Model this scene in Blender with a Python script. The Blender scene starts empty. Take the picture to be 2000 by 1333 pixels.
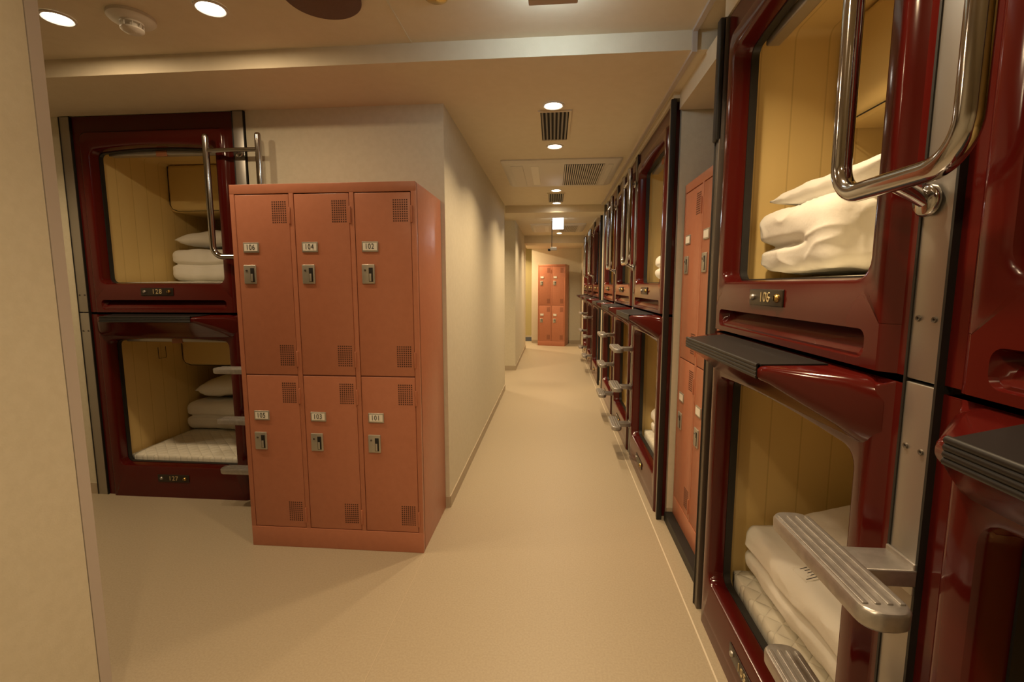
import bpy, math, random
from mathutils import Vector, Matrix, noise
random.seed(4)
PI = math.pi
S = bpy.context.scene
C = S.collection

# ------------------------------------------------------------------ camera
cam_d = bpy.data.cameras.new('camera'); cam = bpy.data.objects.new('camera', cam_d); C.objects.link(cam)
cam_d.sensor_fit = 'HORIZONTAL'; cam_d.sensor_width = 36.0; cam_d.lens = 36.0 * 920 / 2000
cam_d.clip_start = 0.02
yaw, pitch, roll = math.radians(5.0), math.radians(6.7), math.radians(-0.05)
fwd = Vector((-math.sin(yaw)*math.cos(pitch), math.cos(yaw)*math.cos(pitch), -math.sin(pitch)))
rgt = Vector((math.cos(yaw), math.sin(yaw), 0)); up = rgt.cross(fwd)
r2 = rgt*math.cos(roll) + up*math.sin(roll); u2 = -rgt*math.sin(roll) + up*math.cos(roll)
M = Matrix((r2, u2, -fwd)).transposed().to_4x4(); M.translation = Vector((0, 0, 1.33))
cam.matrix_world = M
S.camera = cam

# ------------------------------------------------------------------ world and exposure
w = bpy.data.worlds.new('world'); S.world = w; w.use_nodes = True
w.node_tree.nodes['Background'].inputs[0].default_value = (0.9, 0.72, 0.5, 1)
w.node_tree.nodes['Background'].inputs[1].default_value = 0.02
S.view_settings.view_transform = 'Standard'; S.view_settings.look = 'None'
S.view_settings.gamma = 1.0; S.view_settings.use_curve_mapping = False
S.view_settings.exposure = 0.0
WARM = (1.0, 0.73, 0.43)
COOL = (0.72, 0.9, 1.0)
LAMP_W = 10.0
# name, x, y, ceiling height, strength factor, label
DOWNLIGHTS = [
    (-1.99, 1.86, 2.40, .45, 'bright round downlight at the far left of the near ceiling, beside the smoke detector'),
    (-1.33, 1.85, 2.40, .42, 'bright round downlight between the smoke detector and the round ceiling speaker'),
    (-0.01, 2.74, 2.32, 0.8, 'round downlight in front of the first striped air vent, nearest of the corridor row'),
    (0.00, 3.51, 2.32, 1.1, 'round downlight just behind the first striped air vent'),
    (0.02, 5.08, 2.32, 1.15, 'round downlight just behind the nearer square air conditioner panel'),
    (0.03, 5.84, 2.32, 1.15, 'small round downlight right in front of the ceiling beam, behind the second vent'),
    (0.10, 9.15, 2.318, 1.8, 'farthest round downlight, washing the last beam before the end wall'),
]

# ------------------------------------------------------------------ helpers
def mat(name, col, rough=0.5, metal=0.0, coat=0.0, emit=None, estr=0.0, spec=0.5):
    m = bpy.data.materials.new(name); m.use_nodes = True
    b = m.node_tree.nodes['Principled BSDF']
    b.inputs['Base Color'].default_value = (*col, 1); b.inputs['Roughness'].default_value = rough
    b.inputs['Metallic'].default_value = metal; b.inputs['Coat Weight'].default_value = coat
    b.inputs['Coat Roughness'].default_value = 0.05
    b.inputs['Specular IOR Level'].default_value = spec
    if emit:
        b.inputs['Emission Color'].default_value = (*emit, 1); b.inputs['Emission Strength'].default_value = estr
    return m

def N(m, t, **kw):
    n = m.node_tree.nodes.new(t)
    for k, v in kw.items(): setattr(n, k, v)
    return n

def speckle(m, c1, c2, scale=60, bump=0.0, bscale=None, detail=3, coord='Object'):
    nt = m.node_tree; b = nt.nodes['Principled BSDF']
    tc = N(m, 'ShaderNodeTexCoord'); no = N(m, 'ShaderNodeTexNoise')
    no.inputs['Scale'].default_value = scale; no.inputs['Detail'].default_value = detail
    nt.links.new(tc.outputs[coord], no.inputs['Vector'])
    r = N(m, 'ShaderNodeValToRGB')
    r.color_ramp.elements[0].color = (*c1, 1); r.color_ramp.elements[1].color = (*c2, 1)
    r.color_ramp.elements[0].position = 0.35; r.color_ramp.elements[1].position = 0.65
    nt.links.new(no.outputs['Fac'], r.inputs[0]); nt.links.new(r.outputs[0], b.inputs['Base Color'])
    if bump:
        n2 = N(m, 'ShaderNodeTexNoise'); n2.inputs['Scale'].default_value = bscale or scale
        nt.links.new(tc.outputs[coord], n2.inputs['Vector'])
        bp = N(m, 'ShaderNodeBump'); bp.inputs['Strength'].default_value = bump; bp.inputs['Distance'].default_value = 0.002
        nt.links.new(n2.outputs['Fac'], bp.inputs['Height']); nt.links.new(bp.outputs[0], b.inputs['Normal'])
    return m

M_wall = speckle(mat('wallpaper', (.68, .60, .45), .75), (.65, .60, .46), (.68, .63, .49), 40, .25, 220)
M_ceil = speckle(mat('ceiling_paint', (.60, .54, .44), .8), (.68, .60, .45), (.70, .62, .47), 20, .2, 160)
M_trim = mat('pinkish_trim', (.52, .46, .41), .6)
M_base = mat('baseboard_vinyl', (.46, .38, .27), .6)
M_floor = speckle(mat('floor_vinyl', (.6, .5, .36), .45), (.395, .328, .228), (.44, .37, .262), 130, .15, 300, 6)
M_seam = mat('floor_seam', (.50, .42, .30), .5)
M_seam2 = mat('floor_caulk', (.70, .62, .48), .5)
M_red = mat('red_shell', (.076, .006, .0045), .13, spec=.42)
M_redd = mat('red_shell_jamb', (.17, .012, .010), .28, coat=.3)
M_black = mat('black_rubber', (.012, .011, .010), .5)
M_dark = mat('black_gap', (.006, .005, .005), .8)
M_tread = mat('ribbed_black_tread', (.011, .010, .010), .45)
M_steel = mat('brushed_steel', (.42, .40, .37), .38, .85)
M_steeld = mat('dark_steel', (.16, .14, .12), .4, .7)
M_alu = speckle(mat('cast_aluminium', (.45, .43, .41), .36, .8), (.40, .38, .36), (.48, .46, .44), 60)
M_chrome = mat('chrome', (.50, .49, .49), .10, 1.0)
M_plate = mat('number_plate', (.030, .022, .016), .3, .3)
M_gold = mat('gold_lettering', (.75, .62, .36), .3, .7)
M_brass = mat('brass', (.62, .42, .14), .25, 1.0)
M_lock = speckle(mat('locker_paint', (.42, .155, .085), .34), (.45, .170, .094), (.475, .182, .102), 30, .1, 500)
M_lockgap = mat('locker_gap', (.13, .035, .02), .7)
M_hole = mat('vent_hole', (.085, .030, .017), .8)
M_lockplate = mat('lock_plate', (.50, .47, .40), .35, .6)
M_card = mat('paper_card', (.85, .82, .74), .6)
M_ink = mat('ink', (.03, .03, .03), .6)
M_tag = mat('brown_tag', (.36, .14, .06), .5)
M_tv = mat('screen', (.008, .008, .009), .15)
M_lamp = mat('lamp_glow', (1, 1, 1), .5, emit=(1, .93, .80), estr=22)
M_sign = mat('sign_glow', (1, 1, 1), .5, emit=(.93, .98, 1.0), estr=7)
M_signcase = mat('sign_casing', (.40, .30, .25), .5)
M_green = mat('sign_green', (.2, .7, .4), .5, emit=(.62, 1.0, .75), estr=3.2)
M_white = mat('white_plastic', (.66, .62, .55), .5)
M_vent = mat('vent_slat', (.35, .33, .29), .5, .3)
M_speaker = speckle(mat('speaker_cloth', (.14, .075, .055), .8), (.13, .07, .05), (.15, .08, .06), 300)
M_sheet = speckle(mat('white_sheet', (.78, .74, .66), .85), (.89, .87, .80), (.92, .90, .84), 6, .35, 90)
M_mat = mat('dark_doormat', (.05, .055, .07), .9)
M_yel = mat('yellow_wall', (.62, .52, .24), .7)

def liner_mat():
    m = mat('liner_panel', (.62, .45, .20), .48)
    nt = m.node_tree; b = nt.nodes['Principled BSDF']
    tc = N(m, 'ShaderNodeTexCoord'); sp = N(m, 'ShaderNodeSeparateXYZ'); nt.links.new(tc.outputs['Object'], sp.inputs[0])
    a = N(m, 'ShaderNodeMath', operation='MULTIPLY'); a.inputs[1].default_value = 9.0; nt.links.new(sp.outputs['Y'], a.inputs[0])
    f = N(m, 'ShaderNodeMath', operation='FRACT'); nt.links.new(a.outputs[0], f.inputs[0])
    g = N(m, 'ShaderNodeMath', operation='PINGPONG'); g.inputs[1].default_value = .5; nt.links.new(f.outputs[0], g.inputs[0])
    h = N(m, 'ShaderNodeMath', operation='GREATER_THAN'); h.inputs[1].default_value = .022; nt.links.new(g.outputs[0], h.inputs[0])
    mx = N(m, 'ShaderNodeMix', data_type='RGBA'); mx.inputs['A'].default_value = (.66, .48, .19, 1); mx.inputs['B'].default_value = (.80, .60, .25, 1)
    nt.links.new(h.outputs[0], mx.inputs['Factor']); nt.links.new(mx.outputs['Result'], b.inputs['Base Color'])
    bp = N(m, 'ShaderNodeBump'); bp.inputs['Strength'].default_value = .5; bp.inputs['Distance'].default_value = .004
    sm = N(m, 'ShaderNodeMath', operation='SMOOTH_MIN'); sm.inputs[1].default_value = .08; sm.inputs[2].default_value = .05
    nt.links.new(g.outputs[0], sm.inputs[0]); nt.links.new(sm.outputs[0], bp.inputs['Height']); nt.links.new(bp.outputs[0], b.inputs['Normal'])
    return m
M_liner = liner_mat()
M_linerp = mat('liner_plain', (.80, .60, .25), .5)

def quilt_mat():
    m = mat('quilted_pad', (.80, .77, .66), .85)
    nt = m.node_tree; b = nt.nodes['Principled BSDF']
    tc = N(m, 'ShaderNodeTexCoord'); mp = N(m, 'ShaderNodeMapping'); mp.inputs['Rotation'].default_value = (0, 0, PI/4)
    nt.links.new(tc.outputs['Object'], mp.inputs[0])
    sp = N(m, 'ShaderNodeSeparateXYZ'); nt.links.new(mp.outputs[0], sp.inputs[0])
    hs = []
    for ax in 'XY':
        a = N(m, 'ShaderNodeMath', operation='MULTIPLY'); a.inputs[1].default_value = PI/0.055; nt.links.new(sp.outputs[ax], a.inputs[0])
        s = N(m, 'ShaderNodeMath', operation='SINE'); nt.links.new(a.outputs[0], s.inputs[0])
        q = N(m, 'ShaderNodeMath', operation='ABSOLUTE'); nt.links.new(s.outputs[0], q.inputs[0])
        p = N(m, 'ShaderNodeMath', operation='POWER'); p.inputs[1].default_value = .45; nt.links.new(q.outputs[0], p.inputs[0]); hs.append(p)
    mu = N(m, 'ShaderNodeMath', operation='MULTIPLY'); nt.links.new(hs[0].outputs[0], mu.inputs[0]); nt.links.new(hs[1].outputs[0], mu.inputs[1])
    bp = N(m, 'ShaderNodeBump'); bp.inputs['Strength'].default_value = .8; bp.inputs['Distance'].default_value = .008
    nt.links.new(mu.outputs[0], bp.inputs['Height']); nt.links.new(bp.outputs[0], b.inputs['Normal'])
    return m
M_quilt = quilt_mat()

class MB:
    def __init__(s): s.v = []; s.f = []; s.mi = []; s.mats = []
    def m(s, mt):
        if mt not in s.mats: s.mats.append(mt)
        return s.mats.index(mt)
    def add(s, vs, fs, mt):
        o = len(s.v); s.v += [tuple(p) for p in vs]; k = s.m(mt)
        for f in fs: s.f.append([i+o for i in f]); s.mi.append(k)
    def box(s, x0, x1, y0, y1, z0, z1, mt, r=0.0):
        if r <= 0:
            s.add([(x0,y0,z0),(x1,y0,z0),(x1,y1,z0),(x0,y1,z0),(x0,y0,z1),(x1,y0,z1),(x1,y1,z1),(x0,y1,z1)],
                  [(3,2,1,0),(4,5,6,7),(0,1,5,4),(1,2,6,5),(2,3,7,6),(3,0,4,7)], mt); return
        r = min(r, (x1-x0)/2.01, (y1-y0)/2.01, (z1-z0)/2.01)
        loops = []
        for k in range(4):
            a = PI/2*k/3; i = r*(1-math.sin(a)); loops.append((i, z0 + r*(1-math.cos(a))))
        loops = loops + [(i, z1-(z-z0)) for i, z in reversed(loops)]
        L = []
        for i, z in loops: L.append([(x, y, z) for x, y in rr(x0+i, x1-i, y0+i, y1-i, max(r-i, 1e-4), 3)])
        s.loft(L, mt, True, True)
    def loft(s, L, mt, cap0=False, cap1=False, closed=True, flip=False):
        n = len(L[0]); vs = [p for l in L for p in l]; fs = []
        for a in range(len(L)-1):
            for i in range(n if closed else n-1):
                j = (i+1) % n
                q = (a*n+i, a*n+j, (a+1)*n+j, (a+1)*n+i); fs.append(q[::-1] if flip else q)
        if cap0: fs.append(tuple(range(n)) if flip else tuple(reversed(range(n))))
        if cap1:
            b = (len(L)-1)*n; q = tuple(range(b, b+n)); fs.append(q[::-1] if flip else q)
        s.add(vs, fs, mt)
    def tube(s, pts, r, mt, n=14, caps=True):
        pts = [Vector(p) for p in pts]; L = []; t0 = (pts[1]-pts[0]).normalized()
        u = t0.orthogonal().normalized()
        for i, p in enumerate(pts):
            t = (pts[min(i+1, len(pts)-1)] - pts[max(i-1, 0)]).normalized()
            u = (u - t*u.dot(t)).normalized(); v = t.cross(u)
            L.append([p + u*(r*math.cos(2*PI*k/n)) + v*(r*math.sin(2*PI*k/n)) for k in range(n)])
        s.loft(L, mt, caps, caps)
    def lathe(s, prof, mt, cx=0, cy=0, cz=0, n=32, axis='z', cap=True):
        L = []
        for r, h in prof:
            l = []
            for k in range(n):
                a = 2*PI*k/n; c, d = r*math.cos(a), r*math.sin(a)
                l.append((cx+c, cy+d, cz+h) if axis == 'z' else (cx+c, cy+h, cz+d))
            L.append(l)
        s.loft(L, mt, cap, cap)
    def build(s, name, parent=None, smooth=40, loc=None, rz=None):
        me = bpy.data.meshes.new(name); me.from_pydata(s.v, [], s.f)
        for mt in s.mats: me.materials.append(mt)
        me.polygons.foreach_set('material_index', s.mi)
        me.validate(); me.update()
        if smooth:
            me.polygons.foreach_set('use_smooth', [True]*len(me.polygons))
            me.set_sharp_from_angle(angle=math.radians(smooth))
        o = bpy.data.objects.new(name, me); C.objects.link(o)
        if parent: o.parent = parent
        if loc: o.location = loc
        if rz is not None: o.rotation_euler.z = rz
        return o

def rr(x0, x1, y0, y1, r, n=4, bulge=0.0, m=0, rb=None):
    """rounded rectangle loop; optional bulge of the second-axis high edge sampled by m points"""
    P = []; rb = r if rb is None else rb; R0 = r
    for (cx, cy, a0, r) in ((x0+rb, y0+rb, PI, rb), (x1-rb, y0+rb, 1.5*PI, rb), (x1-R0, y1-R0, 0, R0), (x0+R0, y1-R0, PI/2, R0)):
        if a0 == PI/2:
            for k in range(m):
                t = (k+1)/(m+1); P.append((x1-r + (x0-x1+2*r)*t, y1 + bulge*(1-(2*t-1)**2)))
        for k in range(n+1):
            a = a0 + PI/2*k/n; P.append((cx + r*math.cos(a), cy + r*math.sin(a)))
    return P

def tag(o, label=None, cat=None, group=None, kind=None):
    if label: o['label'] = label
    if cat: o['category'] = cat
    if group: o['group'] = group
    if kind: o['kind'] = kind
    return o
def empty(name, loc, rz, label, cat, group=None):
    o = bpy.data.objects.new(name, None); C.objects.link(o); o.location = loc; o.rotation_euler.z = rz
    o.empty_display_size = .1
    return tag(o, label, cat, group)
def struct(name, boxes, mt, label):
    b = MB()
    for q in boxes: b.box(*q, mt)
    return tag(b.build(name, smooth=0), label, kind='structure')
def text_mb(b, txt, size, x, z, y, mt, depth=.0015, sx=1.0, bold=0.0):
    cu = bpy.data.curves.new('lettering', 'FONT'); cu.body = txt; cu.size = size; cu.align_x = 'CENTER'; cu.align_y = 'CENTER'
    cu.extrude = depth; cu.resolution_u = 3; cu.offset = bold; cu.space_character = 1.12
    ob = bpy.data.objects.new('lettering', cu); C.objects.link(ob)
    dg = bpy.context.evaluated_depsgraph_get(); me = bpy.data.meshes.new_from_object(ob.evaluated_get(dg))
    b.add([(x + v.co.x*sx, y - v.co.z, z + v.co.y) for v in me.vertices], [tuple(p.vertices) for p in me.polygons], mt)
    bpy.data.objects.remove(ob); bpy.data.curves.remove(cu); bpy.data.meshes.remove(me)

RZ = -PI/2      # right-hand side units face the corridor (-X)
ZS, ZU = 2.32, 2.40

# ------------------------------------------------------------------ light sources
def downlight(x, y, z, k, label, visible=True):
    t = empty('downlight', (x, y, z), 0, label, 'ceiling light', 'round ceiling downlights')
    b = MB(); b.lathe([(.060, -.001), (.060, -.006), (.052, -.008), (.046, -.004), (.043, -.0005)], M_white, n=32, cap=False); b.build('trim_ring', t)
    b = MB(); b.lathe([(.044, -.0008), (.040, -.0045), (.0, -.0060)], M_lamp, n=32, cap=False); b.build('lens', t)
    return t
def area(x, y, z, power, size=.09, color=WARM, rot=(0, 0, 0), spread=132, parent=None):
    l = bpy.data.lights.new('lamp_light', 'AREA'); l.shape = 'DISK'; l.size = size; l.energy = power; l.color = color
    l.spread = math.radians(spread)
    o = bpy.data.objects.new('lamp_light', l); C.objects.link(o); o.location = (x, y, z); o.rotation_euler = rot
    if parent: o.parent = parent
    return o
for x, y, z, k, lab in DOWNLIGHTS:
    t = downlight(x, y, z, k, lab); area(0, 0, -.012, LAMP_W*k, parent=t, spread=180 if z > 2.39 else 132)
# unseen lamps without fittings (overhead, behind the camera, side passages), some added as fill
for x, y, z, k in [(0.22, 1.15, 2.40, 1.25), (-.2, -.25, 2.40, 1.05), (-.3, -1.6, 2.40, .7), (-2.65, 1.86, 2.40, .7),
                   (-1.3, 6.6, 2.32, 1.3), (.0, 7.6, 2.32, 1.2), (-.35, 10.3, 2.17, .5), (-.9, 12.0, 2.30, 1.3)]:  # light under the last beam is added to brighten the end wall
    area(x, y, z-.012, LAMP_W*k)
area(-.6, .6, 2.388, LAMP_W*.6, spread=165)  # fill light added to brighten the capsule bedding
area(-1.1, 10.45, 2.30, LAMP_W*3.2, spread=180)

# ------------------------------------------------------------------ shell
FL = struct('floor', [(-3.5, 2.9, -2.6, 13.2, -.06, 0)], M_floor, 'beige speckled vinyl floor')
for (x0, x1, y0, y1) in [(-.625, -.6225, -2.6, 2.16), (.560, .566, -2.6, 9.6)]:
    struct('trim_1', [(x0, x1, y0, y1, -.001, .0012)], M_seam if x0 < 0 else M_seam2, 'thin seam line in the vinyl floor')
struct('ceiling', [(-3.5, 2.9, -2.6, 2.18, ZU, ZU+.1)], M_ceil, 'higher near ceiling')
struct('ceiling', [(-3.5, 2.9, 2.18, 13.2, ZS, ZS+.2)], M_ceil, 'lower corridor ceiling')
struct('ceiling', [(-.61, .62, 6.0, 6.5, 2.232, ZS)], M_ceil, 'first ceiling beam across the corridor')
struct('ceiling', [(-.61, .62, 9.55, 10.95, 2.17, ZS)], M_ceil, 'last ceiling beam before the end wall')
struct('ceiling', [(.640, 2.75, 1.905, 2.62, 2.232, ZS)], M_ceil, 'dropped ceiling over the locker recess')
# fascia over the capsule banks and the moulding under it
struct('trim_2', [(.615, 2.75, -2.6, 1.905, 2.29, ZU)], M_ceil, 'fascia above the near capsules')
struct('trim_3', [(.610, 2.75, 2.62, 10.95, 2.29, ZS)], M_ceil, 'fascia above the far capsules')
struct('trim_4', [(.572, .592, -2.6, 2.165, ZU-.014, ZU), (.572, .592, 2.165, 2.18, ZS-.014, ZU), (.572, .592, 2.18, 5.998, ZS-.014, ZS)], M_trim, 'slim moulding along the ceiling')
struct('trim_5', [(-.640, -.634, .9, 2.179, ZU-.002, ZU)], M_wall, 'faint joint in the near ceiling')
# walls
struct('wall_left', [(-1.755, -.61, 2.665, 5.91, 0, ZS)], M_wall, 'cream corridor wall block behind the lockers')
struct('wall_left', [(-3.4, -.588, 7.33, 10.03, 0, ZS)], M_wall, 'second cream wall block on the left of the corridor')
struct('wall_left', [(-3.5, -3.4, -2.6, 13.2, 0, ZU)], M_wall, 'outer left wall')
struct('wall_left', [(-3.4, -2.905, 2.665, 4.9, 0, ZS)], M_wall, 'narrow cream wall beside the left capsules')
struct('wall_left', [(-2.905, -1.755, 4.8, 4.9, 0, ZS)], M_wall, 'wall closing the back of the left capsules')
pw = struct('wall_left', [(-1.44, -1.338, -2.6, 1.165, 0, ZU)], M_wall, 'cream partition at the left edge of the frame')
struct('trim_6', [(-1.442, -1.3365, 1.167, 1.201, 0, ZU)], M_trim, 'pinkish corner strip on the near partition')
struct('wall_back', [(-.50, .9, 10.95, 11.05, 0, ZS)], M_wall, 'end wall behind the far lockers')
struct('wall_back', [(-3.4, -.3, 12.6, 12.7, 0, ZS)], M_yel, 'yellowish wall seen through the far opening')
struct('wall_front', [(-3.4, 2.8, -2.6, -2.5, 0, ZU)], M_wall, 'wall behind the camera')
struct('wall_right', [(2.75, 2.85, -2.6, 13.2, 0, ZU)], M_wall, 'outer right wall')
struct('wall_right', [(.655, 2.74, 2.63, 2.66, 0, 2.25)], M_wall, 'cream side wall between recess and second capsule run')
struct('wall_right', [(.70, 2.74, 1.875, 1.905, 0, 2.25)], M_wall, 'side wall of the nearest capsule run')
struct('wall_right', [(1.35, 1.40, 1.905, 2.63, 0, 2.22)], M_wall, 'back wall of the locker recess')
struct('wall_right', [(.625, .70, 5.86, 6.27, 0, 2.29)], M_wall, 'cream wall between the second and third capsule runs')
struct('wall_right', [(.625, .70, 9.54, 10.95, 0, 2.29)], M_wall, 'cream wall past the last capsule run')
# baseboards
def bb(n, q, lab): struct(n, [q], M_base, lab)
bb('baseboard_left', (-.61, -.603, 2.665, 5.91, 0, .07), 'baseboard of the long corridor wall')
bb('baseboard_left', (-1.75, -.61, 2.658, 2.665, 0, .07), 'baseboard behind the lockers')
bb('baseboard_left', (-3.4, -2.905, 2.658, 2.665, 0, .07), 'baseboard left of the capsules')
bb('baseboard_left', (-3.4, -.588, 7.323, 7.33, 0, .07), 'baseboard of the second wall block front')
bb('baseboard_left', (-.588, -.581, 7.323, 10.03, 0, .07), 'baseboard of the second wall block')
bb('baseboard_back', (-.50, .7, 10.943, 10.95, 0, .07), 'baseboard of the end wall')
bb('baseboard_right', (.655, .70, 2.623, 2.63, 0, .07), 'baseboard in the locker recess')
bb('baseboard_right', (.618, .625, 5.86, 6.27, 0, .07), 'baseboard between capsule runs')
struct('trim_7', [(.64, 1.34, 1.91, 2.62, 0, .05)], M_black, 'low black plinth in the locker recess')
b = MB(); b.box(-1.2, -.42, 11.3, 12.1, .0, .012, M_mat, .004)
tag(b.build('doormat'), 'dark doormat on the floor beyond the far left opening', 'doormat')

# ------------------------------------------------------------------ capsule pods
W = 1.0
def ringset(b, z0, z1, o0, o1, top_flange, arch, mt):
    """front shell around the opening o0..o1 (heights); raised plane at y=0"""
    u0, u1 = .11, .89; n, m = 5, 7
    tf = top_flange
    L = [(rr(0, W, z0, z1, .004, n, 0, m), .020),
         (rr(.034, W-.034, z0, z1-tf, .004 if tf < .02 else .045, n, 0, m, .002), .020),
         (rr(.044, W-.044, z0, z1-tf-.006, .004 if tf < .02 else .042, n, 0, m, .002), .012),
         (rr(.054, W-.054, z0, z1-tf-.012, .004 if tf < .02 else .040, n, 0, m, .002), .002),
         (rr(.062, W-.062, z0, z1-tf-.018, .004 if tf < .02 else .038, n, 0, m, .002), .0),
         (rr(u0-.016, u1+.016, o0-.012, o1+.016, .050, n, arch, m), .0),
         (rr(u0-.006, u1+.006, o0-.004, o1+.006, .042, n, arch, m), .004),
         (rr(u0, u1, o0, o1, .038, n, arch, m), .014),
         (rr(u0+.003, u1-.003, o0+.002, o1-.003, .036, n, arch, m), .058)]
    b.loft([[(x, y, z) for x, z in l] for l, y in L], mt)
    # outer return
    b.loft([[(x, y, z) for x, z in L[0][0]] for y in (.09, .020)], mt)

def pod(name, loc, rz, upper, label, group, number=None, ztop=2.285, console=.62, holder=True):
    z0, z1 = (1.172, ztop) if upper else (0.0, 1.158)
    o0, o1 = (1.345, 2.125) if upper else (.205, 1.000)
    t = empty(name, loc, rz, label, 'sleeping capsule', group)
    b = MB()
    if upper:
        zs = z0+.088
        ringset(b, zs, z1, o0, o1, .085, .018, M_red)
        # lower rail with the long finger slot
        n = 5
        for sgn in (0, 1):
            prof = [(0, .09), (0, .020), (.034, .020), (.044, .012), (.054, .002), (.062, 0)]
            if sgn: prof = [(W-x, y) for x, y in prof]
            b.loft([[(x, y, z) for x, y in prof] for z in ((z0, zs) if sgn else (zs, z0))], M_red, closed=False)
        sx0, sx1, sz0, sz1 = .095, .90, z0+.016, z0+.074
        L = [[(x, 0, z) for x, z in rr(.062, W-.062, z0, zs, .002, n)],
             [(x, 0, z) for x, z in rr(sx0, sx1, sz0, sz1, .020, n)],
             [(x, .006 + .012*(z-sz0)/(sz1-sz0), z) for x, z in rr(sx0+.006, sx1-.006, sz0+.003, sz1-.004, .017, n)],
             [(x, .004 + .044*max(0, (z-sz0-.006)/(sz1-sz0)), z) for x, z in rr(sx0+.018, sx1-.018, sz0+.008, sz1-.006, .013, n)]]
        b.loft(L, M_red, cap1=True)
    else:
        ringset(b, z0, z1, o0, o1, 0, .012, M_red)
    b.add([(0, .02, z1), (W, .02, z1), (W, .09, z1), (0, .09, z1)], [(0, 1, 2, 3)], M_red)
    b.build('front_shell', t, 35)
    # black seal
    b = MB()
    L = [[(x, .056, z) for x, z in rr(.1135, .8865, o0+.002, o1-.003, .036, 5, .018, 7)],
         [(x, .056, z) for x, z in rr(.118, .882, o0+.006, o1-.008, .033, 5, .018, 7)],
         [(x, .080, z) for x, z in rr(.120, .880, o0+.006, o1-.008, .030, 5, .018, 7)],
         [(x, .080, z) for x, z in rr(.056, .944, o0-.04, o1+.06, .03, 5, 0, 7)]]
    b.loft(L, M_black); b.build('rubber_seal', t, 35)
    # liner: walls, ceiling, back
    b = MB(); a0, a1, y0, y1, q0, q1 = .055, .945, .078, 2.06, o0-.05, o1+.07
    prof = rr(a0, a1, q0, q1, .03, 4)
    b.loft([[(x, y, z) for x, z in prof] for y in (y0, y1)], M_liner, cap1=True, flip=True)
    b.build('liner', t, 30)
    # blind housing under the arch
    b = MB(); zt = o1 + .004
    b.box(.15, .85, .085, .130, zt-.022, zt+.012, M_steel, .006)
    bh = b.build('blind_housing', t)
    b = MB(); b.box(.46, .53, .082, .092, zt-.030, zt+.004, M_tag, .003); b.build('pull_tab', bh)
    # console with small television
    b = MB(); c0 = console; zc = q1-.002
    cw0 = .057; cw1 = .465
    b.box(cw0, cw1, c0, c0+.55, zc-.33, zc, M_linerp, .03)
    cs = b.build('console', t)
    b = MB(); zq = zc-.33
    b.tube([(cw0+.004, c0+.012, zc-.002), (cw0+.004, c0+.010, zq+.10), (cw0+.010, c0+.004, zq+.05), (cw0+.03, c0+.002, zq+.018), (cw0+.07, c0+.002, zq+.004), (cw1-.03, c0+.006, zq+.004)], .0022, M_black, 8); b.build('seam_strip', cs)
    b = MB(); b.box(.485, .535, c0-.02, c0+.36, zc-.345, zc-.03, M_black, .008)
    tv = b.build('television', t)
    b = MB(); b.box(.5345, .537, c0+.01, c0+.33, zc-.31, zc-.06, M_tv); b.box(.505, .515, c0+.1, c0+.2, zc-.03, zc, M_black); b.build('screen', tv)
    # number plate
    zp = 1.296 if upper else .128
    b = MB(); b.box(.362, .572, -.005, .001, zp-.0235, zp+.0235, M_plate, .003); p = b.build('number_plate', t)
    if number:
        b = MB(); text_mb(b, number, .040, .468, zp, -.0055, M_gold, .0012); b.build('numerals', p, 0)
    b = MB(); b.lathe([(.0, -.012), (.006, -.012), (.009, -.009), (.010, -.005), (.010, -.003)], M_steel, .388, 0, zp, 16, 'y'); b.build('screw', p)
    b = MB(); b.lathe([(.0, -.015), (.007, -.015), (.011, -.011), (.012, -.006), (.012, -.003)], M_brass, .545, 0, zp, 16, 'y')
    b.box(.5435, .5465, -.017, -.014, zp-.007, zp+.007, M_plate); b.build('brass_lock', p)
    if not upper:
        # protruding step ledge
        b = MB(); n = 4
        def st(y, u0, u1, za, zb, r): return [(x, y, z) for x, z in rr(u0, u1, za, zb, r, n)]
        L = [st(.010, .045, .955, 1.018, 1.158, .045), st(-.004, .056, .944, 1.026, 1.158, .040), st(-.034, .085, .915, 1.052, 1.1565, .028), st(-.128, .190, .810, 1.116, 1.1525, .013),
             st(-.139, .200, .800, 1.1205, 1.1505, .012), st(-.145, .207, .793, 1.126, 1.145, .008)]
        b.loft(L, M_red, cap1=True); v = b.build('ledge', t, 50)
        b = MB()
        P = [(.222, -.138, 1.1525), (.782, -.138, 1.1525), (.80, -.006, 1.1585), (.17, -.006, 1.1585)]
        b.add(P + [(x, y, z+.003) for x, y, z in P], [(3, 2, 1, 0), (4, 5, 6, 7), (0, 1, 5, 4), (1, 2, 6, 5), (2, 3, 7, 6), (3, 0, 4, 7)], M_tread)
        for k in range(4):
            zz = 1.1525 - k*.0085
            b.tube([(.222, -.144, zz), (.782, -.144, zz)], .0052, M_tread, 8)
        b.box(.222, .782, -.145, -.136, 1.124, 1.154, M_dark)
        b.build('anti_slip_mat', v, 50)
        # socket cover on the side wall
        b = MB(); b.tube([(.058, .42, .90), (.058, .42, .82), (.058, .485, .82), (.058, .485, .90)], .0018, M_black, 6)
        b.build('hook', t)
    return t

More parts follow.
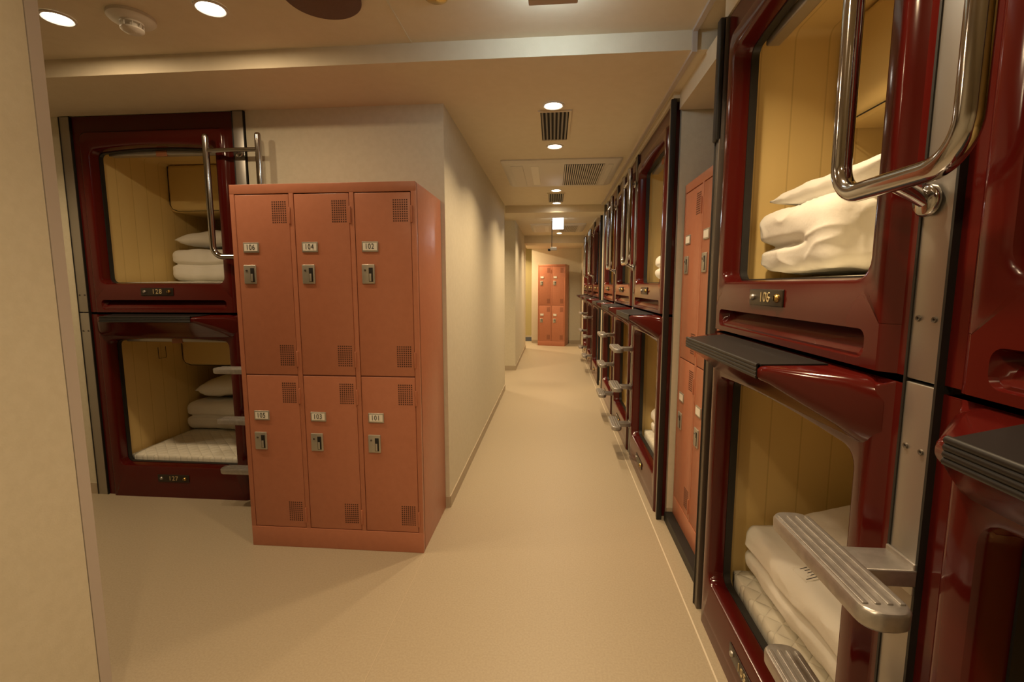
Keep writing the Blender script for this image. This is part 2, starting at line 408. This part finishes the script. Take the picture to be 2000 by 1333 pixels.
def steel_post(loc, rz, label, ztop=2.285, wd=.07):
    t = empty('steel_post', loc, rz, label, 'post', 'steel strips between capsules')
    for nm, a, c in (('upper_panel', 1.172, ztop), ('lower_panel', .0, 1.166)):
        b = MB(); b.box(.003, wd-.003, .010, .028, a, c, M_steel, .002); pn = b.build(nm, t)
        for zz in ((1.275,) if nm[0] == 'u' else (1.055,)):
            for xx in (.018, wd-.018):
                b = MB(); b.lathe([(.0, .0100), (.0020, .0100), (.0026, .0075), (.0046, .0070), (.0052, .0100)], M_steeld, xx, 0, zz, 14, 'y'); b.build('screw', pn)
    b = MB(); b.box(-.001, .004, .008, .030, 0, ztop, M_black); b.box(wd-.004, wd+.001, .008, .030, 0, ztop, M_black); b.build('black_gasket', t)
    return t

def arc(cx, cz, r, a0, a1, y, n=10):
    return [(cx + r*math.cos(a0+(a1-a0)*k/n), y, cz + r*math.sin(a0+(a1-a0)*k/n)) for k in range(n+1)]
def handrail(loc, rz, label, h=.140):
    t = empty('handrail', loc, rz, label, 'handrail', 'chrome handrails of the upper capsules')
    r, y = .017, -.055; zb, zt, R = 1.497, 2.16, .060
    pts = [(-h, y, zt)] + [(-h, y, zt-.1)] + arc(-h+R, zb+R, R, PI, 1.5*PI, y) + arc(h-R, zb+R, R, 1.5*PI, 2*PI, y) + [(h, y, zt-.1), (h, y, zt)]
    b = MB(); b.tube(pts, r, M_chrome, 20)
    for s in (-h, h): b.lathe([(r, 0), (r*.9, .007), (r*.6, .013), (0, .016)], M_chrome, s, y, zt, 20)
    b.build('rail', t, 60)
    b = MB(); b.tube([(-h, y, 2.085), (h, y, 2.085)], .012, M_chrome, 14); b.build('crossbar', t, 60)
    for zz, yy in ((zb, y), (2.085, y)):
        b = MB(); b.tube([(0, yy, zz), (0, -.02, zz-(.018 if zz < 2 else 0)), (0, .000, zz-(.03 if zz < 2 else 0))], .012, M_chrome, 14)
        q = zz-(.03 if zz < 2 else 0)
        b.lathe([(.0, -.004), (.022, -.004), (.026, .0), (.026, .0062)], M_chrome, 0, 0, q, 20, 'y'); b.build('wall_bracket', t, 60)
    return t
def foot_step(loc, rz, z, label):
    t = empty('foot_step', (loc[0], loc[1], z), rz, label, 'step', 'metal foot steps of the capsule ladders')
    # tread: long rounded pad with ribs on top
    b = MB()
    def pad(i, zz, n=8):
        x0, x1, y0, y1 = -.158+i, .158-i, -.146+i, -.070-i
        return [(x, y, zz) for x, y in rr(x0, x1, y0, y1, .030-i*.8, n)]
    b.loft([pad(.006, -.032), pad(.001, -.027), pad(0, -.006), pad(.003, -.001), pad(.006, 0)], M_alu, True, True)
    for k in range(4):
        yy = -.134 + k*.0175
        b.box(-.135, .135, yy-.0045, yy+.0045, -.001, .0025, M_alu, .0015)
    b.build('tread', t, 40)
    b = MB(); b.box(-.036, .036, -.080, .012, -.034, -.004, M_alu, .003)
    b.box(-.034, .034, .004, .010, -.05, .006, M_alu, .002); b.build('bracket', t)
    return t
def end_post(loc, rz, label, flip=1, ztop=2.285):
    t = empty('end_post', loc, rz, label, 'post', 'dark end posts of the capsule runs')
    b = MB(); b.box(.002, .034, .001, .028, 0, ztop, M_steel if flip > 0 else M_steeld, .002); b.build('steel_strip', t)
    x = (.034, .046) if flip > 0 else (-.006, .002)
    b = MB(); b.box(x[0], x[1], -.003, .026, 0, ztop, M_black, .003); b.build('rubber_edge', t)
    return t

# local x runs left to right seen from the front
XF = .600
GR = 'red sleeping capsules along the right wall'
GL = 'red sleeping capsules behind the lockers'
# left stack
LX = -2.833
pod('sleeping_capsule', (LX, 2.645, 0), 0, True, 'upper red sleeping capsule numbered 128, behind the salmon lockers', GL, '128', ztop=2.316)
pod('sleeping_capsule', (LX, 2.645, 0), 0, False, 'lower red sleeping capsule numbered 127, behind the salmon lockers', GL, '127')
steel_post((LX-.073, 2.645, 0), 0, 'steel strip at the left edge of capsules 127 and 128', 2.316)
steel_post((LX+1.003, 2.645, 0), 0, 'steel strip right of capsule 128, half hidden by the salmon lockers', 2.316)
handrail((LX+1.038, 2.645, 0), 0, 'chrome handrail beside capsule 128, rising behind the salmon lockers', .155)
for z, p in ((.86, 'top'), (.56, 'middle'), (.26, 'lowest')):
    foot_step((LX+1.038, 2.645, 0), 0, z, '%s metal foot step of capsule 127, mostly hidden by the salmon lockers' % p)
# right banks: (high-y start of column, upper label, lower label, numbers)
cols = [
    (1.862, 'upper red capsule numbered 106 with folded duvet, nearest on the right', 'lower red capsule numbered 105 with folded duvet, nearest on the right', '106', '105', .36),
    (.792, 'upper red capsule cut off by the right edge of the photo, right of capsule 106', 'lower red capsule cut off by the right edge of the photo, right of capsule 105', None, None, .62),
    (3.662, 'upper red capsule of the second run, closest to the locker recess', 'lower red capsule of the second run, closest to the locker recess, white bedding showing', None, None, .62),
    (4.732, 'upper red capsule in the middle of the second run', 'lower red capsule in the middle of the second run', None, None, .62),
    (5.802, 'upper red capsule at the far end of the second run, before the cream wall gap', 'lower red capsule at the far end of the second run, before the cream wall gap', None, None, .62),
    (7.342, 'upper red capsule of the third run, just past the cream wall gap', 'lower red capsule of the third run, just past the cream wall gap', None, None, .62),
    (8.412, 'upper red capsule in the middle of the third run, deep in the corridor', 'lower red capsule in the middle of the third run, deep in the corridor', None, None, .62),
    (9.482, 'upper red capsule at the very far end of the corridor', 'lower red capsule at the very far end of the corridor', None, None, .62),
]
for y, lu, ll, nu, nl, cn in cols:
    pod('sleeping_capsule', (XF, y, 0), RZ, True, lu, GR, nu, console=cn)
    pod('sleeping_capsule', (XF, y, 0), RZ, False, ll, GR, nl, console=.62)
ladders = [(.862, 'between capsule 106 and the capsule cut off at the right edge', 'nearest on the right'),
           (3.732-.0, 'between the first and middle stacks of the second capsule run', 'first ladder of the second run'),
           (4.802, 'between the middle and last stacks of the second capsule run', 'second ladder of the second run'),
           (7.412, 'between the first and middle stacks of the third capsule run', 'first ladder of the third run'),
           (8.482, 'between the middle and last stacks of the third capsule run', 'last ladder down the corridor')]
for y, where, short in ladders:
    steel_post((XF, y, 0), RZ, 'vertical steel strip ' + where)
    handrail((XF, y-.020, 0), RZ, 'chrome handrail ' + where)
    for z, p in ((.86, 'top'), (.56, 'middle'), (.26, 'lowest')):
        foot_step((XF, y-.035, 0), RZ, z, '%s metal foot step, %s' % (p, short))
# end posts
t = end_post((XF, 1.900, 0), RZ, 'dark steel end post between capsule 106 and the locker recess', -1)
b = MB(); b.box(-.004, .034, -.012, .012, 1.86, 2.285, M_black, .006); b.build('black_cover', t)
end_post((XF, 2.662, 0), RZ, 'black-edged end post where the second capsule run starts at the recess', 1)
end_post((XF, 5.838, 0), RZ, 'dark end post closing the far end of the second capsule run', -1)
end_post((XF, 6.342, 0), RZ, 'dark end post where the third capsule run starts', 1)
end_post((XF, 9.518, 0), RZ, 'dark end post closing the far end of the third capsule run', -1)

# ------------------------------------------------------------------ bedding
def soft(name, half, r, n, mt, parent=None, amp=.006, freq=6, seed=0, groove=None, loc=(0, 0, 0), rot=(0, 0, 0), fine=.0):
    """rounded soft block, wrinkled by noise; groove = list of (axis-z height, depth, fade function)"""
    vs = {}; V = []; F = []
    hx, hy, hz = half
    def vid(p):
        k = tuple(round(c, 5) for c in p)
        if k not in vs:
            vs[k] = len(V); q = Vector((p[0]*hx, p[1]*hy, p[2]*hz))
            inn = Vector((max(-hx+r, min(hx-r, q.x)), max(-hy+r, min(hy-r, q.y)), max(-hz+r, min(hz-r, q.z))))
            d = q-inn
            nn = d.normalized() if d.length > 1e-6 else Vector((0, 0, 1))
            o = inn + nn*r
            s = Vector((seed*3.7, seed*1.3, seed*2.1))
            w1 = noise.noise(Vector((o.x*freq, o.y*freq, o.z*freq*1.5))+s)
            w2 = noise.noise(Vector((o.x*freq*3.1, o.y*freq*2.3, o.z*freq*3))+s)
            rg = 1-abs(noise.noise(Vector((o.x*freq*2.0+o.y*5, o.y*freq*1.2, o.z*freq*2.6))+s*2))
            off = amp*(w1*1.6 + w2*.5) + fine*(rg**6)
            if groove:
                for gz, dp, wd, fn in groove:
                    off -= dp*math.exp(-((o.z-gz + .012*noise.noise(Vector((o.x*5, o.y*5, 3.3))+s))/wd)**2)*fn(o)
            V.append(o + nn*off)
        return vs[k]
    g = [-1 + 2*i/n for i in range(n+1)]
    for ax in range(3):
        for sgn in (-1, 1):
            for i in range(n):
                for j in range(n):
                    q = []
                    for a, c in ((g[i], g[j]), (g[i+1], g[j]), (g[i+1], g[j+1]), (g[i], g[j+1])):
                        p = [0, 0, 0]; p[ax] = sgn; p[(ax+1) % 3] = a; p[(ax+2) % 3] = c; q.append(vid(p))
                    F.append(q if sgn > 0 else q[::-1])
    b = MB(); b.add(V, F, mt)
    o = b.build(name, parent, 0); o.data.polygons.foreach_set('use_smooth', [True]*len(o.data.polygons))
    o.location = loc; o.rotation_euler = rot
    return o
def pillow(name, lx, ly, h, mt, loc, rot, seed=1, n=28):
    V = []; F = []
    for s in (1, -1):
        for i in range(n+1):
            for j in range(n+1):
                u, v = -1+2*i/n, -1+2*j/n
                k = max(0, (1-abs(u)**3.5)*(1-abs(v)**3.5))**.55
                pin = 1 - .05*(1-abs(v)**2)*abs(u)**6
                x, y = u*lx*pin, v*ly*(1-.05*(1-u*u)*abs(v)**6)
                z = s*(h*(k**.8)*(.9+.2*noise.noise(Vector((u*2+seed, v*2, s)))) + .003) + .008*noise.noise(Vector((u*4, v*5+seed, 2)))
                V.append((x, y, z))
    m = (n+1)**2
    for s in range(2):
        for i in range(n):
            for j in range(n):
                a = s*m+i*(n+1)+j; q = (a, a+n+1, a+n+2, a+1); F.append(q if s == 0 else q[::-1])
    for i in range(n):
        for a, c in ((i, i+1), ((i+1)*(n+1)-1+n*0, (i+2)*(n+1)-1)):
            pass
    edge = [i for i in range(n+1)] + [(i)*(n+1)+n for i in range(1, n+1)] + [n*(n+1)+i for i in range(n-1, -1, -1)] + [i*(n+1) for i in range(n-1, 0, -1)]
    for k in range(len(edge)):
        a, c = edge[k], edge[(k+1) % len(edge)]; F.append((a, c, c+m, a+m))
    b = MB(); b.add(V, F, mt); o = b.build(name, None, 0)
    o.data.polygons.foreach_set('use_smooth', [True]*len(o.data.polygons))
    o.location = loc; o.rotation_euler = rot
    return o

def mattress(loc, rz, z, label):
    # local frame of the capsule: x 0..1, y into the capsule
    hz = .029 if z > 1 else .043
    o = soft('mattress', (.425, .95, hz), .026, 16, M_quilt, amp=.002, freq=4)
    c, s = math.cos(rz), math.sin(rz); lx, ly = .50, 1.045
    o.location = (loc[0]+c*lx-s*ly, loc[1]+s*lx+c*ly, z-hz); o.rotation_euler.z = rz
    return tag(o, label, 'mattress', 'white quilted mattresses in the capsules')
ZM_U, ZM_L = 1.358, .245
def bed(loc, rz, up, where):
    mattress(loc, rz, ZM_U if up else ZM_L, 'white quilted mattress in ' + where)
bed((LX, 2.645), 0, True, 'capsule 128, above the bed of capsule 127'); bed((LX, 2.645), 0, False, 'capsule 127, left of the lockers at floor level')
bed((XF, 1.862), RZ, True, 'upper capsule 106 on the right'); bed((XF, 1.862), RZ, False, 'lower capsule 105, nearest on the right')
bed((XF, 3.662), RZ, True, 'upper capsule nearest the recess, second run'); bed((XF, 3.662), RZ, False, 'lower capsule nearest the recess, second run')
bed((XF, 4.732), RZ, True, 'upper middle capsule of the second run')
GD, GP = 'folded white duvets', 'white pillows on the folded duvets'
def nearside(y0, y1):   # groove fades out towards the fold
    return lambda o: max(0, min(1, (o.y-y0)/(y1-y0)))
d = soft('duvet', (.33, .222, .100), .048, 60, M_sheet, amp=.008, freq=5, seed=1, fine=.006,
         groove=[(-.008, .050, .014, nearside(-.14, .02))], loc=(1.050, 1.560, 1.474), rot=(0, 0, 0))
tag(d, 'folded white duvet in upper capsule 106, puffed in two layers', 'duvet', GD)
p = pillow('pillow', .25, .25, .040, M_sheet, (1.005, 1.50, 1.640), (math.radians(-2), math.radians(-4), math.radians(5)), 2)
tag(p, 'flat white pillow on the folded duvet in capsule 106', 'pillow', GP)
d = soft('duvet', (.34, .315, .090), .046, 60, M_sheet, amp=.007, freq=5, seed=5, fine=.005,
         groove=[(-.005, .040, .012, lambda o: 1.0 if o.x < -.2 else .3)], loc=(1.075, 1.465, .350), rot=(0, 0, math.radians(2)))
tag(d, 'folded white duvet in lower capsule 105, with a printed care tag', 'duvet', GD)
b = MB(); b.box(-.026, .026, -.036, .036, -.001, .001, M_card)
for k in range(5): b.box(-.018, .018, -.028+k*.012, -.025+k*.012, .0012, .0015, M_ink)
ct = b.build('care_tag', d, 0); ct.location = (-.290, -.02, .097); ct.rotation_euler = (0, math.radians(-14), .1)
p = pillow('pillow', .25, .20, .055, M_sheet, (1.09, 1.50, .520), (math.radians(4), math.radians(-6), math.radians(12)), 7)
tag(p, 'cream pillow on the folded duvet in lower capsule 105', 'pillow', GP)
b = MB(); b.box(-.012, .012, -.03, .03, -.001, .001, M_tag); ct = b.build('care_tag', p, 0); ct.location = (-.235, .03, .004)
# left capsules
d = soft('duvet', (.33, .27, .110), .05, 40, M_sheet, amp=.008, freq=5, seed=3, groove=[(0, .03, .012, lambda o: 1)], loc=(-2.425, 3.47, 1.482))
tag(d, 'folded white duvet in upper capsule 128, behind the lockers', 'duvet', GD)
p = pillow('pillow', .29, .22, .060, M_sheet, (-2.44, 3.46, 1.680), (0, math.radians(-4), 0), 3)
tag(p, 'white pillow on the duvet in upper capsule 128', 'pillow', GP)
d = soft('duvet', (.335, .27, .10), .05, 40, M_sheet, amp=.008, freq=5, seed=9, groove=[(0, .03, .012, lambda o: 1)], loc=(-2.425, 3.50, .356))
tag(d, 'folded white duvet in lower capsule 127, behind the lockers', 'duvet', GD)
p = pillow('pillow', .29, .23, .090, M_sheet, (-2.40, 3.50, .575), (0, math.radians(-6), 0), 5)
tag(p, 'white pillow heaped on the duvet in lower capsule 127', 'pillow', GP)
# second run
d = soft('duvet', (.30, .28, .085), .05, 30, M_sheet, amp=.008, freq=5, seed=11, groove=[(0, .03, .012, lambda o: 1)], loc=(1.02, 3.25, 1.455))
tag(d, 'rolled white duvet in the upper capsule nearest the recess', 'duvet', GD)
p = pillow('pillow', .22, .19, .06, M_sheet, (1.0, 3.25, 1.63), (0, 0, 0), 6)
tag(p, 'white pillow in the upper capsule nearest the recess', 'pillow', GP)
d = soft('duvet', (.30, .30, .10), .06, 30, M_sheet, amp=.012, freq=6, seed=12, groove=[(0, .03, .012, lambda o: 1)], loc=(1.00, 3.12, .365))
tag(d, 'crumpled white duvet in the lower capsule nearest the recess', 'duvet', GD)
p = pillow('pillow', .22, .20, .06, M_sheet, (1.04, 3.12, .57), (0, math.radians(-8), 0), 8)
tag(p, 'white pillow in the lower capsule nearest the recess', 'pillow', GP)
d = soft('duvet', (.28, .28, .085), .05, 24, M_sheet, amp=.008, freq=5, seed=13, groove=[(0, .03, .012, lambda o: 1)], loc=(.99, 4.28, 1.455))
tag(d, 'rolled white duvet in the upper middle capsule of the second run', 'duvet', GD)

# ------------------------------------------------------------------ lockers
def locker(loc, rz, cols_n, label, nums=None, Wd=.90, D=.51, H=1.79):
    t = empty('locker_cabinet', loc, rz, label, 'lockers', 'salmon metal lockers')
    b = MB(); st = .022; cw = (Wd - st*(cols_n+1))/cols_n
    zt0, zt1, zm, zb0 = H-.044, H, .895, .105
    b.box(0, Wd, .020, D, 0, H, M_lock, .003)
    b.box(0, Wd, -.0005, .03, zt0, H, M_lock, .002)
    b.box(0, Wd, -.0005, .03, 0, zb0, M_lock, .002)
    for k in range(cols_n+1):
        x = k*(cw+st); b.box(x, x+st, 0, .03, zb0-.002, zt0+.002, M_lock, .001)
    b.box(st, Wd-st, .004, .03, zm-.004, zm+.004, M_lockgap)
    b.box(st*.5, Wd-st*.5, .012, .025, zb0, zt0, M_lockgap)
    b.build('body', t, 30)
    for k in range(cols_n):
        x0 = st + k*(cw+st) + .0025; x1 = x0 + cw - .005
        for tier, (za, zc) in enumerate(((zm+.003, zt0-.004), (zb0+.003, zm-.003))):
            b = MB(); b.box(x0, x1, .001, .014, za, zc, M_lock, .0025); dr = b.build('door', t, 30)
            for zv in ((zc-.062-.02, za+.095) if tier == 0 else (zc-.085, za+.085)):
                b = MB(); gx = 7; gz = 10
                for i in range(gx):
                    for j in range(gz):
                        cx = x1-.080+i*.0105; cz = zv-.047+j*.0105
                        b.box(cx-.0031, cx+.0031, .0004, .0014, cz-.0031, cz+.0031, M_hole)
                tag(b.build('vent', dr, 0), 'dark punched vent grille')
                b = MB(); b.box(x1+.001, x1+.009, -.006, .004, zv-.055, zv+.022, M_lock, .002); b.build('hinge', dr)
            zl = 1.512 if tier == 0 else .690
            b = MB(); X = x0+.030
            b.box(X, X+.078, -.004, .002, zl-.024, zl+.024, M_lockplate, .002)
            b.box(X+.006, X+.072, -.0048, -.003, zl-.017, zl+.017, M_card)
            if nums: text_mb(b, nums[tier][k], .036, X+.037, zl, -.0056, M_ink, .0003, .78)
            b.build('number_card', dr, 20)
            zk = 1.385 if tier == 0 else .560
            X = x0+.026
            b = MB(); b.box(X, X+.062, -.006, .002, zk-.045, zk+.045, M_lockplate, .003)
            b.box(X+.034, X+.054, -.0072, -.005, zk-.036, zk+.030, M_black, .001)
            b.box(X+.036, X+.046, -.0082, -.006, zk-.034, zk+.002, M_lockplate, .001)
            b.lathe([(0, -.0085), (.0045, -.0085), (.0055, -.006)], M_steeld, X+.016, 0, zk+.018, 14, 'y')
            b.build('lock', dr, 30)
    return t
locker((-1.533, 2.170, 0), math.radians(.0), 3, 'salmon six-door locker cabinet numbered 101 to 106, standing against the corridor wall', (['106', '104', '102'], ['105', '103', '101']), .90, .49, 1.805)
locker((.685, 2.615, .05), RZ, 2, 'salmon locker cabinet on a black plinth in the recess right of the corridor', None, .608, .51, 1.80)
locker((-.340, 10.49, 0), math.radians(-12.5), 2, 'salmon four-door locker cabinet at the far end of the corridor', None, .608, .44, 1.79)

# ------------------------------------------------------------------ ceiling fittings
t = empty('smoke_detector', (-1.69, 1.88, ZU), 0, 'white round smoke detector between the two bright near downlights', 'smoke detector')
b = MB(); b.lathe([(.082, -.0005), (.082, -.012), (.074, -.020), (.045, -.024)], M_white, n=36); b.build('base', t)
b = MB(); b.lathe([(.040, -.022), (.040, -.030), (.026, -.031), (.026, -.046), (.040, -.047), (.040, -.052), (.030, -.060), (0, -.062)], M_white, n=30, cap=False)
for k in range(8):
    a = 2*PI*k/8; b.tube([(.037*math.cos(a), .037*math.sin(a), -.030), (.037*math.cos(a), .037*math.sin(a), -.048)], .0025, M_white, 6)
b.lathe([(.0255, -.030), (.0255, -.047)], M_black, n=20); b.build('sensor_cage', t)
t = empty('ceiling_speaker', (-.865, 1.815, ZU), 0, 'large round brown speaker cover in the near ceiling', 'speaker')
b = MB(); b.lathe([(.140, -.0005), (.140, -.010), (.135, -.014), (.0, -.016)], M_speaker, n=48, cap=False); b.build('cover', t)
t = empty('sprinkler', (-.445, 1.86, ZU), 0, 'small brass-coloured sprinkler disc at the top edge, right of the round speaker', 'sprinkler')
b = MB(); b.lathe([(.042, -.0005), (.042, -.006), (.030, -.012), (.0, -.014)], M_brass, n=28, cap=False); b.build('cover_plate', t)
def vent(x, y, z, wx, wy, label, n=7):
    t = empty('air_vent', (x, y, z), 0, label, 'air vent', 'striped ceiling air vents')
    b = MB(); f = .014
    for q in ((-wx/2-f, wx/2+f, -wy/2-f, -wy/2), (-wx/2-f, wx/2+f, wy/2, wy/2+f), (-wx/2-f, -wx/2, -wy/2, wy/2), (wx/2, wx/2+f, -wy/2, wy/2)):
        b.box(*q, -.008, -.0005, M_ceil)
    b.build('frame', t, 0)
    b = MB(); b.box(-wx/2, wx/2, -wy/2, wy/2, -.002, -.0005, M_dark); b.build('backing', t, 0)
    for k in range(n):
        xx = -wx/2 + wx*(k+.5)/n
        b = MB(); b.add([(xx-.006, -wy/2, -.0025), (xx+.003, -wy/2, -.011), (xx+.005, -wy/2, -.010), (xx-.004, -wy/2, -.0020),
                         (xx-.006, wy/2, -.0025), (xx+.003, wy/2, -.011), (xx+.005, wy/2, -.010), (xx-.004, wy/2, -.0020)],
                        [(0, 1, 2, 3), (7, 6, 5, 4), (4, 5, 1, 0), (5, 6, 2, 1), (6, 7, 3, 2), (7, 4, 0, 3)], M_vent); b.build('slat', t, 0)
vent(-.002, 3.09, ZS, .165, .52, 'striped grey air vent between the first two corridor downlights')
vent(.02, 5.50, ZS, .165, .52, 'small striped air vent farther down, in front of the first beam')
def cassette(x0, x1, y0, y1, z, label):
    cx, cy = (x0+x1)/2, (y0+y1)/2; hx, hy = (x1-x0)/2, (y1-y0)/2
    t = empty('air_conditioner', (cx, cy, z), 0, label, 'air conditioner', 'square ceiling air conditioner panels')
    b = MB()
    b.loft([[(x, y, zz) for x, y in rr(-hx+i, hx-i, -hy+i, hy-i, .02, 3)] for i, zz in ((0, -.0005), (0, -.010), (.03, -.026))][::-1], M_white, cap0=True)
    b.build('panel', t, 30)
    b = MB(); b.box(-hx+.07, -hx+.17, -hy+.10, hy-.10, -.030, -.026, M_white, .002); b.box(-hx+.235, -hx+.30, -hy+.12, hy-.12, -.029, -.026, M_card, .001); b.build('louvre', t, 0)
    b = MB(); b.box(hx-.10, hx-.06, -hy+.10, hy-.10, -.030, -.026, M_white, .002); b.build('louvre', t, 0)
    gx0, gx1 = .03, hx-.13
    b = MB(); b.box(gx0, gx1, -hy+.08, hy-.08, -.0275, -.0262, M_dark); g = b.build('intake_grille', t, 0)
    n = 18
    for k in range(n):
        xx = gx0 + (gx1-gx0)*(k+.5)/n
        b.box(xx-.0045, xx+.0045, -hy+.08, hy-.08, -.033, -.0276, M_white)
    bpy.data.objects.remove(g); b.build('intake_grille', t, 0)
cassette(-.43, .53, 3.85, 4.79, ZS, 'square beige ceiling air conditioner, the nearer one in the corridor')
cassette(-.385, .52, 7.75, 8.80, ZS, 'square ceiling air conditioner beyond the beam, behind the lit exit sign')
def exit_sign(x, y, z0, ztop, wd, label):
    t = empty('exit_sign', (x, y, ztop), 0, label, 'exit sign', 'lit ceiling exit signs')
    h = z0-ztop
    b = MB(); b.box(-wd/2, wd/2, -.018, .018, h, -.012, M_signcase, .004); b.box(-.03, .03, -.012, .012, -.014, -.0005, M_signcase); b.build('casing', t)
    for s in (-1, 1):
        b = MB(); y0, y1 = (-.0205, -.0185) if s < 0 else (.0185, .0205)
        b.box(-wd/2+.004, wd/2-.004, y0, y1, h+.004, -.016, M_sign, .0008)
        p = b.build('lit_panel', t)
        # running figure and doorway on the panel
        yy = -.0212 if s < 0 else .0212
        b = MB(); zc = (h-.016)/2; k = wd/.2
        def pl(pts): b.add([(px*k, yy + dy, zc+pz*k) for dy in (0, .0006) for px, pz in pts], [tuple(range(len(pts))), tuple(reversed(range(len(pts), 2*len(pts))))] + [(i, i+len(pts), (i+1) % len(pts)+len(pts), (i+1) % len(pts)) for i in range(len(pts))], M_green)
        pl([(.02, -.05), (.028, -.05), (.028, .045), (.02, .045)]); pl([(.02, .045), (.07, .045), (.07, .053), (.02, .053)]); pl([(.062, -.05), (.07, -.05), (.07, .045), (.062, .045)])
        pl([(-.012+.011*math.cos(a*PI/5), .038+.011*math.sin(a*PI/5)) for a in range(10)])
        pl([(-.03, .0), (-.012, -.008), (.004, .02), (-.014, .028)]); pl([(-.03, 0), (-.02, -.008), (-.045, -.045), (-.055, -.04)]); pl([(-.02, -.006), (-.008, -.006), (.012, -.04), (.002, -.046)])
        b.build('pictogram', p, 0)
    return t
exit_sign(-.01, 1.70, 2.272, ZU, .165, 'exit sign hanging from the near ceiling at the top edge of the photo')
exit_sign(.058, 7.00, 2.138, ZS, .165, 'glowing white exit sign hanging deep in the corridor')
area(-.01, 1.724, 2.335, 1.2, .13, COOL, (math.radians(90), 0, 0), 170)
area(.058, 6.976, 2.23, .5, .14, COOL, (math.radians(-90), 0, 0), 170)
t = empty('security_camera', (-.03, 7.35, ZS), 0, 'small security camera on a thin drop rod below the far exit sign', 'security camera')
b = MB(); b.lathe([(.03, -.0005), (.03, -.01), (.012, -.016)], M_white, n=20); b.tube([(0, 0, -.01), (0, 0, -.42)], .006, M_steeld, 8); b.build('drop_rod', t)
b = MB(); b.box(-.025, .075, -.03, .03, -.455, -.405, M_white, .008); cb = b.build('housing', t); cb.rotation_euler = (0, 0, 0)
b = MB(); b.lathe([(.020, 0), (.020, .03), (0, .031)], M_black, -.035, 0, 0, 16, 'y'); b.box(-.06, -.022, -.02, .03, -.018, .018, M_black, .004); l = b.build('lens', t); l.location = (0, 0, -.445)
